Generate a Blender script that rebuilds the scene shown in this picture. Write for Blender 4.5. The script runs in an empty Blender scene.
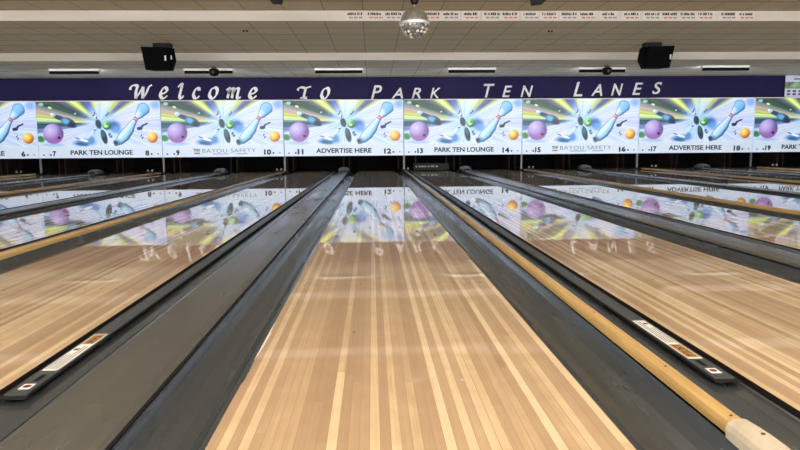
import bpy, bmesh, math, random
import numpy as np
from mathutils import Vector, Matrix
random.seed(7)
C = bpy.context.scene.collection
S = bpy.context.scene

# ---------------- camera, world, light, exposure ----------------
FPX = 640.0; PITCH, YAW, ROLL, CX, CH = .1239, .0422, .0080, -.1067, .748
def cam_axes():
    cy, sy = math.cos(YAW), math.sin(YAW); cp, sp = math.cos(PITCH), math.sin(PITCH); cr, sr = math.cos(ROLL), math.sin(ROLL)
    r0 = Vector((cy, -sy, 0)); f0 = Vector((sy, cy, 0)); z = Vector((0, 0, 1))
    F = f0*cp - z*sp; u0 = f0*sp + z*cp
    return r0*cr - u0*sr, r0*sr + u0*cr, F
R_, U_, F_ = cam_axes()
cam = bpy.data.objects.new('camera', bpy.data.cameras.new('camera')); C.objects.link(cam)
cam.matrix_world = Matrix(((R_.x, U_.x, -F_.x, CX), (R_.y, U_.y, -F_.y, 0), (R_.z, U_.z, -F_.z, CH), (0, 0, 0, 1)))
cam.data.lens = FPX/800*36; cam.data.sensor_width = 36; cam.data.clip_start = .05; cam.data.clip_end = 200
S.camera = cam
S.view_settings.view_transform = 'Standard'; S.view_settings.look = 'None'
S.view_settings.gamma = 1; S.view_settings.exposure = 0.36; S.view_settings.use_curve_mapping = False
w = bpy.data.worlds.new('world'); S.world = w; w.use_nodes = True
w.node_tree.nodes['Background'].inputs[0].default_value = (.98, .985, .985, 1)
w.node_tree.nodes['Background'].inputs[1].default_value = 9.0

def area(name, loc, rot, sx, sy, power, col=(1, .97, .92)):
    l = bpy.data.lights.new(name, 'AREA'); l.shape = 'RECTANGLE'; l.size = sx; l.size_y = sy; l.energy = power; l.color = col
    o = bpy.data.objects.new(name, l); C.objects.link(o); o.location = loc; o.rotation_euler = rot
    return o
# ceiling lighting of the hall (bowlers' area and above the near lanes)
area('hall_light', (0, -2.2, 2.93), (0, 0, 0), 20, .5, 190)
area('hall_light', (0, 1.2, 2.93), (0, 0, 0), 24, .4, 185)
area('hall_light', (0, 4.6, 2.93), (0, 0, 0), 26, .4, 130)

# ---------------- helpers ----------------
def s2l(c):
    c = c/255
    return c/12.92 if c <= .04045 else ((c+.055)/1.055)**2.4
def rgb(r, g, b): return (s2l(r), s2l(g), s2l(b), 1)

def unproj(px, py, z=None, Y=None):
    d = R_*(px-400) + U_*(-(py-225)) + F_*FPX
    t = (z-CH)/d.z if Y is None else Y/d.y
    return Vector((CX, 0, CH)) + d*t

def mat(name, col, rough=.5, metal=0, emit=None, estr=1, spec=.5, coat=0, alpha=1, trans=0):
    m = bpy.data.materials.new(name); m.use_nodes = True
    b = m.node_tree.nodes['Principled BSDF']
    b.inputs['Base Color'].default_value = col; b.inputs['Roughness'].default_value = rough
    b.inputs['Metallic'].default_value = metal; b.inputs['Specular IOR Level'].default_value = spec
    b.inputs['Coat Weight'].default_value = coat; b.inputs['Transmission Weight'].default_value = trans
    if emit: b.inputs['Emission Color'].default_value = emit; b.inputs['Emission Strength'].default_value = estr
    return m
def N(m, t): return m.node_tree.nodes.new(t)
def L(m, a, b): m.node_tree.links.new(a, b)
def math_node(m, op, a, b=None):
    n = N(m, 'ShaderNodeMath'); n.operation = op
    for i, v in enumerate((a, b)):
        if v is None: continue
        if isinstance(v, (int, float)): n.inputs[i].default_value = v
        else: L(m, v, n.inputs[i])
    return n.outputs[0]
def noise_mix(m, c1, c2, scale=(3, 3, 3), detail=4, lo=.35, hi=.65, rough=None, bump=0):
    """two-tone noise colour on object coordinates, optional roughness range and bump"""
    b = m.node_tree.nodes['Principled BSDF']
    tc = N(m, 'ShaderNodeTexCoord'); mp = N(m, 'ShaderNodeMapping'); mp.inputs['Scale'].default_value = scale
    L(m, tc.outputs['Object'], mp.inputs[0])
    n = N(m, 'ShaderNodeTexNoise'); n.inputs['Detail'].default_value = detail; n.inputs['Scale'].default_value = 1
    L(m, mp.outputs[0], n.inputs['Vector'])
    r = N(m, 'ShaderNodeValToRGB'); r.color_ramp.elements[0].position = lo; r.color_ramp.elements[1].position = hi
    r.color_ramp.elements[0].color = c1; r.color_ramp.elements[1].color = c2
    L(m, n.outputs[0], r.inputs[0]); L(m, r.outputs[0], b.inputs['Base Color'])
    if rough:
        mr = N(m, 'ShaderNodeMapRange'); mr.inputs[1].default_value = lo; mr.inputs[2].default_value = hi
        mr.inputs[3].default_value = rough[0]; mr.inputs[4].default_value = rough[1]
        L(m, n.outputs[0], mr.inputs[0]); L(m, mr.outputs[0], b.inputs['Roughness'])
    if bump:
        bp = N(m, 'ShaderNodeBump'); bp.inputs['Strength'].default_value = bump; bp.inputs['Distance'].default_value = .004
        L(m, n.outputs[0], bp.inputs['Height']); L(m, bp.outputs[0], b.inputs['Normal'])
    return m

def obj(name, bm, m=None, parent=None, smooth=False, mats=None):
    me = bpy.data.meshes.new(name); bmesh.ops.recalc_face_normals(bm, faces=bm.faces) if len(bm.faces) else None
    bm.to_mesh(me); bm.free()
    for x in (mats or ([m] if m else [])): me.materials.append(x)
    if smooth:
        for p in me.polygons: p.use_smooth = True
    o = bpy.data.objects.new(name, me); C.objects.link(o)
    if parent: o.parent = parent
    return o
def tag(o, label, cat, group=None, kind=None):
    o['label'] = label; o['category'] = cat
    if group: o['group'] = group
    if kind: o['kind'] = kind
    return o
def struct(o, label=None):
    o['kind'] = 'structure'
    if label: o['label'] = label
    return o
def thing(name, label, cat, loc=(0, 0, 0), group=None):
    o = bpy.data.objects.new(name, None); C.objects.link(o); o.location = loc; o.empty_display_size = .1
    return tag(o, label, cat, group)
def dup(root, loc, label, group=None):
    r = root.copy(); C.objects.link(r); r.location = loc; r['label'] = label
    if group: r['group'] = group
    for ch in list(root.children):
        c = ch.copy(); C.objects.link(c); c.parent = r
        for g in list(ch.children):
            d = g.copy(); C.objects.link(d); d.parent = c
    return r
def box(bm, x0, x1, y0, y1, z0, z1, mi=0):
    v = [bm.verts.new(p) for p in ((x0,y0,z0),(x1,y0,z0),(x1,y1,z0),(x0,y1,z0),(x0,y0,z1),(x1,y0,z1),(x1,y1,z1),(x0,y1,z1))]
    for f in ((0,3,2,1),(4,5,6,7),(0,1,5,4),(1,2,6,5),(2,3,7,6),(3,0,4,7)):
        fc = bm.faces.new([v[i] for i in f]); fc.material_index = mi
    return v
def bx(*a, bevel=0):
    bm = bmesh.new(); box(bm, *a)
    if bevel: bmesh.ops.bevel(bm, geom=list(bm.edges), offset=bevel, segments=2, affect='EDGES')
    return bm
def extrude_profile(pts, y0, y1, closed=True, ny=1):
    """profile in x-z pulled along y"""
    bm = bmesh.new(); rings = []
    for k in range(ny+1):
        y = y0+(y1-y0)*k/ny
        rings.append([bm.verts.new((x, y, z)) for x, z in pts])
    n = len(pts)
    for a, b in zip(rings, rings[1:]):
        for i in range(n if closed else n-1):
            bm.faces.new((a[i], a[(i+1) % n], b[(i+1) % n], b[i]))
    if closed:
        bm.faces.new(rings[0]); bm.faces.new(rings[-1][::-1])
    return bm
def lathe(bm, prof, cx, cy, cz, n=24, axis='z'):
    rings = []
    for r, z in prof:
        ring = []
        for k in range(n):
            a = 2*math.pi*k/n
            p = (r*math.cos(a), r*math.sin(a), z)
            if axis == 'y': p = (p[0], p[2], p[1])
            if axis == 'x': p = (p[2], p[0], p[1])
            ring.append(bm.verts.new((cx+p[0], cy+p[1], cz+p[2])))
        rings.append(ring)
    for a, b in zip(rings, rings[1:]):
        for k in range(n): bm.faces.new((a[k], a[(k+1) % n], b[(k+1) % n], b[k]))
    bm.faces.new(rings[0][::-1]); bm.faces.new(rings[-1])
    return bm
def text_mesh(s, x0, x1, z0, z1, Y, depth=.012, shear=0, offset=0, spacing=1):
    """lettering on a wall facing -Y fitted in a box"""
    cu = bpy.data.curves.new('t', 'FONT'); cu.body = s; cu.size = 1; cu.offset = offset; cu.extrude = 0; cu.shear = shear
    cu.space_character = spacing; cu.resolution_u = 4
    t = bpy.data.objects.new('t', cu); C.objects.link(t)
    dg = bpy.context.evaluated_depsgraph_get(); me = bpy.data.meshes.new_from_object(t.evaluated_get(dg))
    bpy.data.objects.remove(t); bpy.data.curves.remove(cu)
    bm = bmesh.new(); bm.from_mesh(me); bpy.data.meshes.remove(me)
    xs = [v.co.x for v in bm.verts]; ys = [v.co.y for v in bm.verts]
    ax, bx_, ay, by = min(xs), max(xs), min(ys), max(ys)
    for v in bm.verts:
        v.co = Vector((x0+(v.co.x-ax)/(bx_-ax)*(x1-x0), Y, z0+(v.co.y-ay)/(by-ay)*(z1-z0)))
    r = bmesh.ops.extrude_face_region(bm, geom=list(bm.faces))
    for e in r['geom']:
        if isinstance(e, bmesh.types.BMVert): e.co.y -= depth
    return bm

# ---------------- materials ----------------
def lane_material():
    m = bpy.data.materials.new('lane_wood'); m.use_nodes = True; b = m.node_tree.nodes['Principled BSDF']
    tc = N(m, 'ShaderNodeTexCoord'); sp = N(m, 'ShaderNodeSeparateXYZ'); L(m, tc.outputs['Object'], sp.inputs[0])
    oi = N(m, 'ShaderNodeObjectInfo')
    W = 1.066/39
    u = math_node(m, 'DIVIDE', math_node(m, 'ADD', sp.outputs[0], .533), W)
    idx = math_node(m, 'FLOOR', u)
    fr = math_node(m, 'FRACT', u)
    seed = math_node(m, 'ADD', idx, math_node(m, 'MULTIPLY', oi.outputs['Random'], 97.0))
    wn = N(m, 'ShaderNodeTexWhiteNoise'); wn.noise_dimensions = '1D'; L(m, seed, wn.inputs['W'])
    # boards come in lengths: a second, weaker tone per board and length
    yo = math_node(m, 'ADD', math_node(m, 'DIVIDE', sp.outputs[1], 2.6), math_node(m, 'MULTIPLY', wn.outputs[0], 5.0))
    cmb = N(m, 'ShaderNodeCombineXYZ'); L(m, seed, cmb.inputs[0]); L(m, math_node(m, 'FLOOR', yo), cmb.inputs[1])
    wn2 = N(m, 'ShaderNodeTexWhiteNoise'); wn2.noise_dimensions = '2D'; L(m, cmb.outputs[0], wn2.inputs['Vector'])
    tone = math_node(m, 'ADD', math_node(m, 'MULTIPLY', wn.outputs[0], .70), math_node(m, 'MULTIPLY', wn2.outputs[0], .30))
    mp = N(m, 'ShaderNodeMapping'); mp.inputs['Scale'].default_value = (170, 2.2, 1); L(m, tc.outputs['Object'], mp.inputs[0])
    gn = N(m, 'ShaderNodeTexNoise'); gn.inputs['Scale'].default_value = 1; gn.inputs['Detail'].default_value = 3; L(m, mp.outputs[0], gn.inputs['Vector'])
    mp2 = N(m, 'ShaderNodeMapping'); mp2.inputs['Scale'].default_value = (14, 9, 1); L(m, tc.outputs['Object'], mp2.inputs[0])
    bn = N(m, 'ShaderNodeTexNoise'); bn.inputs['Scale'].default_value = 1; bn.inputs['Detail'].default_value = 4; L(m, mp2.outputs[0], bn.inputs['Vector'])
    t2 = math_node(m, 'ADD', tone, math_node(m, 'MULTIPLY', math_node(m, 'SUBTRACT', gn.outputs[0], .5), .5))
    t3 = math_node(m, 'ADD', t2, math_node(m, 'MULTIPLY', math_node(m, 'SUBTRACT', bn.outputs[0], .5), .35))
    r = N(m, 'ShaderNodeValToRGB'); L(m, t3, r.inputs[0])
    e = r.color_ramp.elements
    e[0].position = .0; e[0].color = rgb(160, 133, 102)
    e[1].position = .95; e[1].color = rgb(222, 201, 165)
    q = e.new(.28); q.color = rgb(174, 146, 113)
    q = e.new(.52); q.color = rgb(187, 160, 125)
    q = e.new(.70); q.color = rgb(204, 179, 141)
    # fine dark seams between boards
    seam = math_node(m, 'LESS_THAN', math_node(m, 'ABSOLUTE', math_node(m, 'SUBTRACT', fr, .5)), .465)
    mx = N(m, 'ShaderNodeMix'); mx.data_type = 'RGBA'; mx.inputs['A'].default_value = rgb(160, 130, 96)
    L(m, seam, mx.inputs['Factor']); L(m, r.outputs[0], mx.inputs['B'])
    L(m, mx.outputs['Result'], b.inputs['Base Color'])
    b.inputs['Roughness'].default_value = .42; b.inputs['Specular IOR Level'].default_value = .3
    b.inputs['Coat Weight'].default_value = 1; b.inputs['Coat IOR'].default_value = 1.53; b.inputs['Coat Roughness'].default_value = .02
    bp = N(m, 'ShaderNodeBump'); bp.inputs['Strength'].default_value = .015; bp.inputs['Distance'].default_value = .002
    mp3 = N(m, 'ShaderNodeMapping'); mp3.inputs['Scale'].default_value = (22, 3, 1); L(m, tc.outputs['Object'], mp3.inputs[0])
    n3 = N(m, 'ShaderNodeTexNoise'); n3.inputs['Scale'].default_value = 1; L(m, mp3.outputs[0], n3.inputs['Vector'])
    L(m, n3.outputs[0], bp.inputs['Height']); L(m, bp.outputs[0], b.inputs['Coat Normal'])
    return m
M = {}
M['lane'] = lane_material()
M['lane_edge'] = mat('lane_edge', rgb(20, 15, 14), .5)
M['gutter'] = noise_mix(mat('gutter_plastic', rgb(66, 70, 72), .28, spec=.8), rgb(53, 58, 62), rgb(61, 66, 70), (18, 1.2, 3), 4, .3, .7, (.16, .30), 0)
M['capping'] = noise_mix(mat('capping_plastic', rgb(80, 79, 75), .3, spec=.7), rgb(68, 69, 67), rgb(80, 78, 72), (5, .9, 3), 4, .3, .7, (.17, .30), 0)
M['plate'] = noise_mix(mat('bumper_plastic', rgb(62, 66, 69), .35), rgb(52, 56, 59), rgb(60, 64, 67), (30, 2, 5), 4, .3, .7, (.3, .45), .1)
M['black'] = mat('black_plastic', rgb(10, 10, 11), .5, spec=.2)
M['rubber'] = mat('black_rubber', rgb(8, 8, 9), .7, spec=.2)
M['yellow_wood'] = noise_mix(mat('yellow_wood', rgb(214, 172, 96), .38, coat=.3), rgb(172, 138, 82), rgb(200, 166, 106), (60, 3, 30), 5, .3, .7)
M['beige'] = noise_mix(mat('beige_plastic', rgb(222, 205, 176), .5), rgb(178, 166, 146), rgb(194, 182, 162), (20, 20, 20), 3)
M['hole'] = mat('dark_hole', rgb(60, 40, 22), .8)
M['white'] = mat('white_paint', rgb(232, 232, 230), .5)
M['sticker'] = mat('white_sticker', rgb(226, 226, 224), .45)
M['gold'] = mat('gold_sticker', rgb(176, 128, 66), .4)
M['ink'] = mat('black_ink', rgb(18, 18, 22), .6)
M['grey_letter'] = mat('grey_letter', rgb(150, 150, 152), .6)
M['red'] = mat('red_ink', rgb(150, 40, 50), .5)
M['grey_ink'] = mat('grey_ink', rgb(70, 82, 90), .6)
M['purple'] = noise_mix(mat('purple_paint', rgb(34, 27, 70), .6, spec=.12), rgb(26, 21, 62), rgb(31, 25, 70), (1, 1, 1), 2)
M['letter'] = mat('white_letter', rgb(236, 234, 236), .5)
M['riser'] = noise_mix(mat('riser_paint', rgb(196, 189, 180), .8), rgb(188, 182, 172), rgb(202, 196, 188), (.6, 1, 3), 3)
M['plaque'] = mat('plaque_card', rgb(206, 200, 192), .7)
M['dark_wood'] = noise_mix(mat('kickback_wood', rgb(44, 32, 26), .7, spec=.1), rgb(34, 24, 19), rgb(54, 40, 31), (8, 8, 1), 4)
M['post'] = mat('grey_post', rgb(120, 122, 128), .45, metal=.3)
M['pit'] = mat('pit_black', rgb(6, 6, 7), .9, spec=.1)
M['hood'] = noise_mix(mat('hood_grey', rgb(80, 84, 90), .45), rgb(56, 60, 66), rgb(100, 104, 110), (9, 9, 9), 3)
M['chrome'] = mat('chrome', rgb(225, 230, 242), .3, metal=.5)
M['speaker'] = noise_mix(mat('speaker_black', rgb(6, 6, 7), .8, spec=.08), rgb(4, 4, 5), rgb(8, 8, 9), (200, 200, 200), 2)
M['tube'] = mat('lamp_tube', rgb(240, 245, 250), .4, emit=(1, 1, 1, 1), estr=4)
M['lamp_white'] = mat('lamp_reflector', rgb(240, 245, 242), .35, emit=(1, 1, 1, 1), estr=.08)
M['dome'] = noise_mix(mat('smoked_dome', rgb(120, 116, 104), .3, metal=.2), rgb(104, 100, 90), rgb(140, 136, 124), (80, 80, 80), 1)
M['crystal'] = mat('crystal', rgb(186, 190, 190), .15, metal=.35)
M['crystal_dark'] = mat('crystal_dark', rgb(116, 118, 118), .25, metal=.2)
M['bulb'] = mat('warm_bulb', rgb(206, 196, 176), .2)
M['approach'] = noise_mix(mat('approach_wood', rgb(190, 160, 120), .3, coat=.5), rgb(176, 144, 106), rgb(206, 176, 134), (30, 1, 1), 4)
M['concrete'] = mat('subfloor', rgb(50, 48, 46), .9)
M['arrow'] = mat('arrow_inlay', rgb(96, 70, 52), .4, coat=1)

def ceiling_material(name, c1, c2, tile=.65, y_off=0):
    m = bpy.data.materials.new(name); m.use_nodes = True; b = m.node_tree.nodes['Principled BSDF']
    tc = N(m, 'ShaderNodeTexCoord'); sp = N(m, 'ShaderNodeSeparateXYZ'); L(m, tc.outputs['Object'], sp.inputs[0])
    ux = math_node(m, 'DIVIDE', math_node(m, 'ADD', sp.outputs[0], 60.03), tile); uy = math_node(m, 'DIVIDE', math_node(m, 'ADD', sp.outputs[1], 65-y_off), tile)
    fx = math_node(m, 'ABSOLUTE', math_node(m, 'SUBTRACT', math_node(m, 'FRACT', ux), .5))
    fy = math_node(m, 'ABSOLUTE', math_node(m, 'SUBTRACT', math_node(m, 'FRACT', uy), .5))
    cmb = N(m, 'ShaderNodeCombineXYZ'); L(m, math_node(m, 'FLOOR', ux), cmb.inputs[0]); L(m, math_node(m, 'FLOOR', uy), cmb.inputs[1])
    wn = N(m, 'ShaderNodeTexWhiteNoise'); wn.noise_dimensions = '2D'; L(m, cmb.outputs[0], wn.inputs['Vector'])
    n = N(m, 'ShaderNodeTexNoise'); n.inputs['Scale'].default_value = 1.1; n.inputs['Detail'].default_value = 3; L(m, tc.outputs['Object'], n.inputs['Vector'])
    wr = N(m, 'ShaderNodeTexWhiteNoise'); wr.noise_dimensions = '1D'; L(m, math_node(m, 'FLOOR', uy), wr.inputs['W'])
    f = math_node(m, 'ADD', math_node(m, 'MULTIPLY', wn.outputs[0], .3), math_node(m, 'MULTIPLY', n.outputs[0], .35))
    f = math_node(m, 'ADD', f, math_node(m, 'MULTIPLY', wr.outputs[0], .35))
    mx = N(m, 'ShaderNodeMix'); mx.data_type = 'RGBA'; mx.inputs['A'].default_value = c1; mx.inputs['B'].default_value = c2; L(m, f, mx.inputs['Factor'])
    jx = math_node(m, 'GREATER_THAN', fx, .488); jy = math_node(m, 'GREATER_THAN', fy, .468)
    j = math_node(m, 'MAXIMUM', jx, jy)
    mj = N(m, 'ShaderNodeMix'); mj.data_type = 'RGBA'; mj.inputs['B'].default_value = tuple([c*.5 for c in c1[:3]]+[1])
    L(m, math_node(m, 'MULTIPLY', j, .9), mj.inputs['Factor']); L(m, mx.outputs['Result'], mj.inputs['A'])
    L(m, mj.outputs['Result'], b.inputs['Base Color']); b.inputs['Roughness'].default_value = .85
    # bevelled tile edges
    h = math_node(m, 'SMOOTH_MIN', math_node(m, 'SUBTRACT', .5, fy), .08)
    bp = N(m, 'ShaderNodeBump'); bp.inputs['Strength'].default_value = .4; bp.inputs['Distance'].default_value = .05
    L(m, h, bp.inputs['Height']); L(m, bp.outputs[0], b.inputs['Normal'])
    return m

# ---------------- layout ----------------
HALF = .533; GR = .547; GL = .743; PAIR = 4*HALF+GR+GL; D = 18.5
FAR = 19.4          # end of the pin deck
FOUL = 1.05
Z2 = unproj(400, 77, Y=D).z; Y2 = 14.9
Z1 = Z2+.165; Y1 = unproj(400, 21, z=Z1).y; Z0 = Z1+.16
XL, XR = -15.5, 17.5
def lane_x(n):      # centre of lane n
    k = (n-12)//2 if n % 2 == 0 else (n-11)//2
    return k*PAIR + (0 if n % 2 == 0 else -(2*HALF+GL))
# right of an even lane: narrow divider (rail); right of an odd lane: wide divider (ball return capping)

# ---------------- structure ----------------
struct(obj('floor', bx(XL, XR, -7, 21.2, -.3, -.2), M['concrete']))
struct(obj('trim_1', bx(XL, XR, -7, FOUL-.01, -.199, .0), M['approach']), 'wooden approach floor in front of the lanes')
struct(obj('ceiling', bx(XL, XR, -7, Y1, Z0, Z0+.1), ceiling_material('ceiling_near', rgb(212, 202, 176), rgb(230, 220, 194)))) 
m1 = ceiling_material('ceiling_tiles_middle', rgb(228, 224, 202), rgb(244, 240, 220), y_off=Y1 % .65)
struct(obj('ceiling', bx(XL, XR, Y1, Y2, Z1, Z1+.1), m1))
m2 = ceiling_material('ceiling_tiles_far', rgb(230, 229, 214), rgb(246, 245, 232), y_off=Y2 % .65)
struct(obj('ceiling', bx(XL, XR, Y2, 21.2, Z2, Z2+.1), m2))
struct(obj('trim_2', bx(XL, XR, Y1-.03, Y1, Z1-.004, Z0), M['riser']), 'pale ceiling riser carrying the row of name plaques')
struct(obj('trim_3', bx(XL, XR, Y2-.03, Y2, Z2-.004, Z1), M['riser']), 'plain pale ceiling riser nearer the purple sign')
struct(obj('wall_back', bx(XL, XR, 21.05, 21.15, -.2, Z2), M['pit']))
struct(obj('wall_left', bx(XL-.1, XL, 18.0, 21.2, -.2, Z2), M['pit']))
struct(obj('wall_right', bx(XR, XR+.1, 18.0, 21.2, -.2, Z2), M['pit']))
wl = mat('side_wall_paint', rgb(214, 206, 192), .8)
struct(obj('wall_left', bx(XL-.1, XL, -7, 17.99, -.2, Z0), wl))
struct(obj('wall_right', bx(XR, XR+.1, -7, 17.99, -.2, Z0), wl))
# floor of the pin pit
struct(obj('trim_4', bx(XL, XR, FAR+.01, 21.04, -.19, -.02), M['pit']), 'black floor of the pin pit')

NUM = {5:'five',6:'six',7:'seven',8:'eight',9:'nine',10:'ten',11:'eleven',12:'twelve',13:'thirteen',14:'fourteen',15:'fifteen',16:'sixteen',17:'seventeen',18:'eighteen',19:'nineteen',20:'twenty'}
# ---------------- lanes ----------------
def lane_mesh():
    bm = bmesh.new(); box(bm, -HALF, HALF, FOUL, FAR, -.06, 0)
    for f in bm.faces:
        f.normal_update()
        if f.normal.z < .5: f.material_index = 1
    return bm
def disc_bm(pts, r, z=.0009, n=10):
    bm = bmesh.new()
    for x, y in pts:
        lathe(bm, [(r, z-.0006), (r, z)], x, y, 0, n)
    return bm
proto = thing('bowling_lane', '', 'lane')
ls = obj('lane_surface', lane_mesh(), None, proto, mats=[M['lane'], M['lane_edge']])
DOTS = (-.483, -.423, -.341, -.259, -.178, .165, .247, .328, .415, .474)
dm = None
for x in DOTS:
    d = obj('guide_dot', disc_bm([(0, 0)], .0065), M['arrow'], proto); d.location = (x, 3.415, 0)
    if dm: bpy.data.meshes.remove(d.data) if False else None
    dm = d
for k in range(-3, 4):
    bm = bmesh.new(); y0 = 6.12-abs(k)*.27
    for z in (.0004, .0009): pass
    vs = [bm.verts.new(p) for p in ((-.014, -.09, .0009), (0, -.06, .0009), (.014, -.09, .0009), (0, .09, .0009))]
    bm.faces.new(vs)
    r = bmesh.ops.extrude_face_region(bm, geom=list(bm.faces))
    for e in r['geom']:
        if isinstance(e, bmesh.types.BMVert): e.co.z -= .0006
    o = obj('aiming_arrow', bm, M['arrow'], proto); o.location = (k*.1367, y0, 0)
LW = {11: 'left of the central lane, with dark edge', 12: 'central lane in front of the viewer', 13: 'right of the central lane, past the yellow rail'}
lanes = {}
for n in range(5, 21):
    lab = 'glossy light wooden bowling lane running to number %s on the pin masks' % NUM[n]
    if n in LW: lab = 'glossy wooden bowling lane, ' + LW[n]
    if n == 5: o = proto; o['label'] = lab; o['group'] = 'bowling lanes'; o.location = (lane_x(n), 0, 0)
    else: o = dup(proto, (lane_x(n), 0, 0), lab, 'bowling lanes')
    lanes[n] = o
# single dark spots and a splice scratch on the central lane
p = unproj(354, 332, z=0)
tmp = obj('dark_spot', disc_bm([(0, 0)], .006), M['arrow'], lanes[12]); tmp.location = (p.x, p.y, 0)
p = unproj(462, 380, z=0)
tmp = obj('white_spot', disc_bm([(0, 0)], .006), M['beige'], lanes[12]); tmp.location = (p.x, p.y, 0)

# worn, chipped stretch of the central lane's left edge
bm = bmesh.new(); rr = random.Random(11); y = unproj(248, 360, z=0).y; y1 = unproj(270, 322, z=0).y
ya = unproj(236, 385, z=0).y
for (a, b, wd) in ((y, y1, .011),):
    n = 14; lo = []; hi = []
    for k in range(n+1):
        yy = a+(b-a)*k/n; e = math.sin(math.pi*k/n)
        lo.append(bm.verts.new((-HALF+.0005, yy, .0008))); hi.append(bm.verts.new((-HALF+.001+wd*e*rr.uniform(.5, 1), yy, .0008)))
    for k in range(n): bm.faces.new((lo[k], lo[k+1], hi[k+1], hi[k]))
obj('worn_edge', bm, M['plaque'], lanes[12])
bm = bmesh.new(); lo = []; hi = []
for k in range(15):
    yy = ya+(y-ya)*k/14; lo.append(bm.verts.new((-HALF+.0005, yy, .0008))); hi.append(bm.verts.new((-HALF+.001+.009*math.sin(math.pi*k/14)*rr.uniform(.2, 1), yy, .0008)))
for k in range(14): bm.faces.new((lo[k], lo[k+1], hi[k+1], hi[k]))
obj('chipped_edge', bm, M['lane_edge'], lanes[12])

# ---------------- gutters ----------------
# d = distance from the lane edge, going outward
GP = [(.004, -.012), (.010, -.034), (.040, -.042), (.052, -.052), (.075, -.062), (.12, -.067), (.165, -.063), (.195, -.050), (.215, -.028), (.228, -.002), (.232, .0098)]
GP_FLAT = [(.004, -.020), (.010, -.024), (.06, -.029), (.12, -.025), (.17, -.021), (.200, -.014), (.225, .002), (.232, .0098)]
def gutter_bm(side, flat, ext):
    G = GP_FLAT if flat else GP
    G = [(d+ext*max(0, (d-.15)/.082), z) for d, z in G]
    top = [(side*d, z) for d, z in G]; bot = [(side*(d), z-.006) for d, z in reversed(G)]
    return extrude_profile(top+bot, FOUL, FAR-.3, ny=1)
BUMPERS = {(n, 1) for n in (6, 7, 8, 9, 10, 11)} | {(n, -1) for n in range(13, 20)}
gm = {}
for n in range(5, 21):
    for s in (-1, 1):
        narrow = (n % 2 == 0) == (s > 0)          # towards a rail, not a capping
        key = (s, (n, s) in BUMPERS, narrow)
        if key not in gm: o = gm[key] = obj('gutter', gutter_bm(s, key[1], .014 if narrow else 0), M['gutter'])
        else: o = gm[key].copy(); C.objects.link(o)
        o.location = (lane_x(n)+s*HALF, 0, 0)
        tag(o, 'dark grey gutter along the %s side of the lane running to number %s' % ('left' if s < 0 else 'right', NUM[n]), 'gutter', 'lane gutters')

# ---------------- dividers between the lanes ----------------
# wide grey ball-return capping: prototypes at x=0
def capping(n, xc):
    t = thing('ball_return_capping', 'wide grey capping between lanes %s and %s' % (NUM[n], NUM[n+1]), 'capping', (xc, 0, 0), 'grey cappings between lane pairs')
    hw = .138
    pr = [(-hw, .0105), (-hw, .020), (-hw+.012, .030), (-hw+.030, .033), (0, .035), (hw-.030, .033), (hw-.012, .030), (hw, .020), (hw, .0105)]
    a = extrude_profile(pr, FOUL, 18.3)
    obj('cover', a, M['capping'], t)
    b = extrude_profile([(hw+.001, .0105), (hw+.001, .019), (hw+.009, .017), (hw+.009, .0105)], FOUL, 18.3)
    obj('edge_seal', b, M['rubber'], t)
    c = extrude_profile([(-hw-.001, .0105), (-hw-.001, .019), (-hw-.009, .017), (-hw-.009, .0105)], FOUL, 18.3)
    obj('edge_seal', c, M['rubber'], t)
    # moulded hood where the ball track dives under the masks
    return t
def rail(n, xc):
    t = thing('divider_rail', 'yellow wooden divider rail between lanes %s and %s' % (NUM[n], NUM[n+1]), 'rail', (xc, 0, 0), 'yellow divider rails')
    pr = [(x+.004, z) for x, z in [(-.023, .0105), (-.025, .030), (-.022, .044), (-.013, .051), (0, .053), (.013, .051), (.022, .044), (.025, .030), (.023, .0105)]]
    obj('wood_strip', extrude_profile(pr, 1.44, 18.2), M['yellow_wood'], t)
    # rounded end cap
    bm = bmesh.new(); rings = []
    for y, s, dz in ((1.50, 1.10, .003), (1.455, 1.17, .006), (1.40, 1.24, .008), (1.32, 1.28, .006), (1.22, 1.28, .0), (1.14, 1.22, -.01), (1.10, 1.0, -.02)):
        ring = []
        for x, z in [(-.029, .0105), (-.031, .030), (-.027, .044), (-.016, .054), (0, .057), (.016, .054), (.027, .044), (.031, .030), (.029, .0105)]:
            ring.append(bm.verts.new((x*s, y, z+dz if z > .02 else z)))
        rings.append(ring)
    for a, b in zip(rings, rings[1:]):
        for i in range(9): bm.faces.new((a[i], a[(i+1) % 9], b[(i+1) % 9], b[i]))
    bm.faces.new(rings[0]); bm.faces.new(rings[-1][::-1])
    e = obj('end_cap', bm, M['beige'], t, smooth=False)
    bmesh_s = bmesh.new(); lathe(bmesh_s, [(.005, .062), (.005, .0665)], .0, 1.40, 0, 12)
    obj('screw', bmesh_s, M['hole'], e)
    for y in (1.53, 1.9, 2.55, 3.3, 4.1, 5.0, 6.0):
        bs = bmesh.new(); lathe(bs, [(.0035, .0535), (.0035, .0552)], -.003, y, 0, 8)
        obj('screw', bs, M['hole'], t)
    return t
t0 = None; r0 = None
for n in range(5, 21):
    if n % 2:
        xc = lane_x(n)+HALF+GL/2
        if t0 is None: t0 = capping(n, xc)
        else: dup(t0, (xc, 0, 0), 'wide grey capping between lanes %s and %s' % (NUM[n], NUM[n+1]), 'grey cappings between lane pairs')
    elif n < 20:
        xc = lane_x(n)+HALF+GR/2
        if r0 is None: r0 = rail(n, xc)
        else: dup(r0, (xc, 0, 0), 'yellow wooden divider rail between lanes %s and %s' % (NUM[n], NUM[n+1]), 'yellow divider rails')

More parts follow.
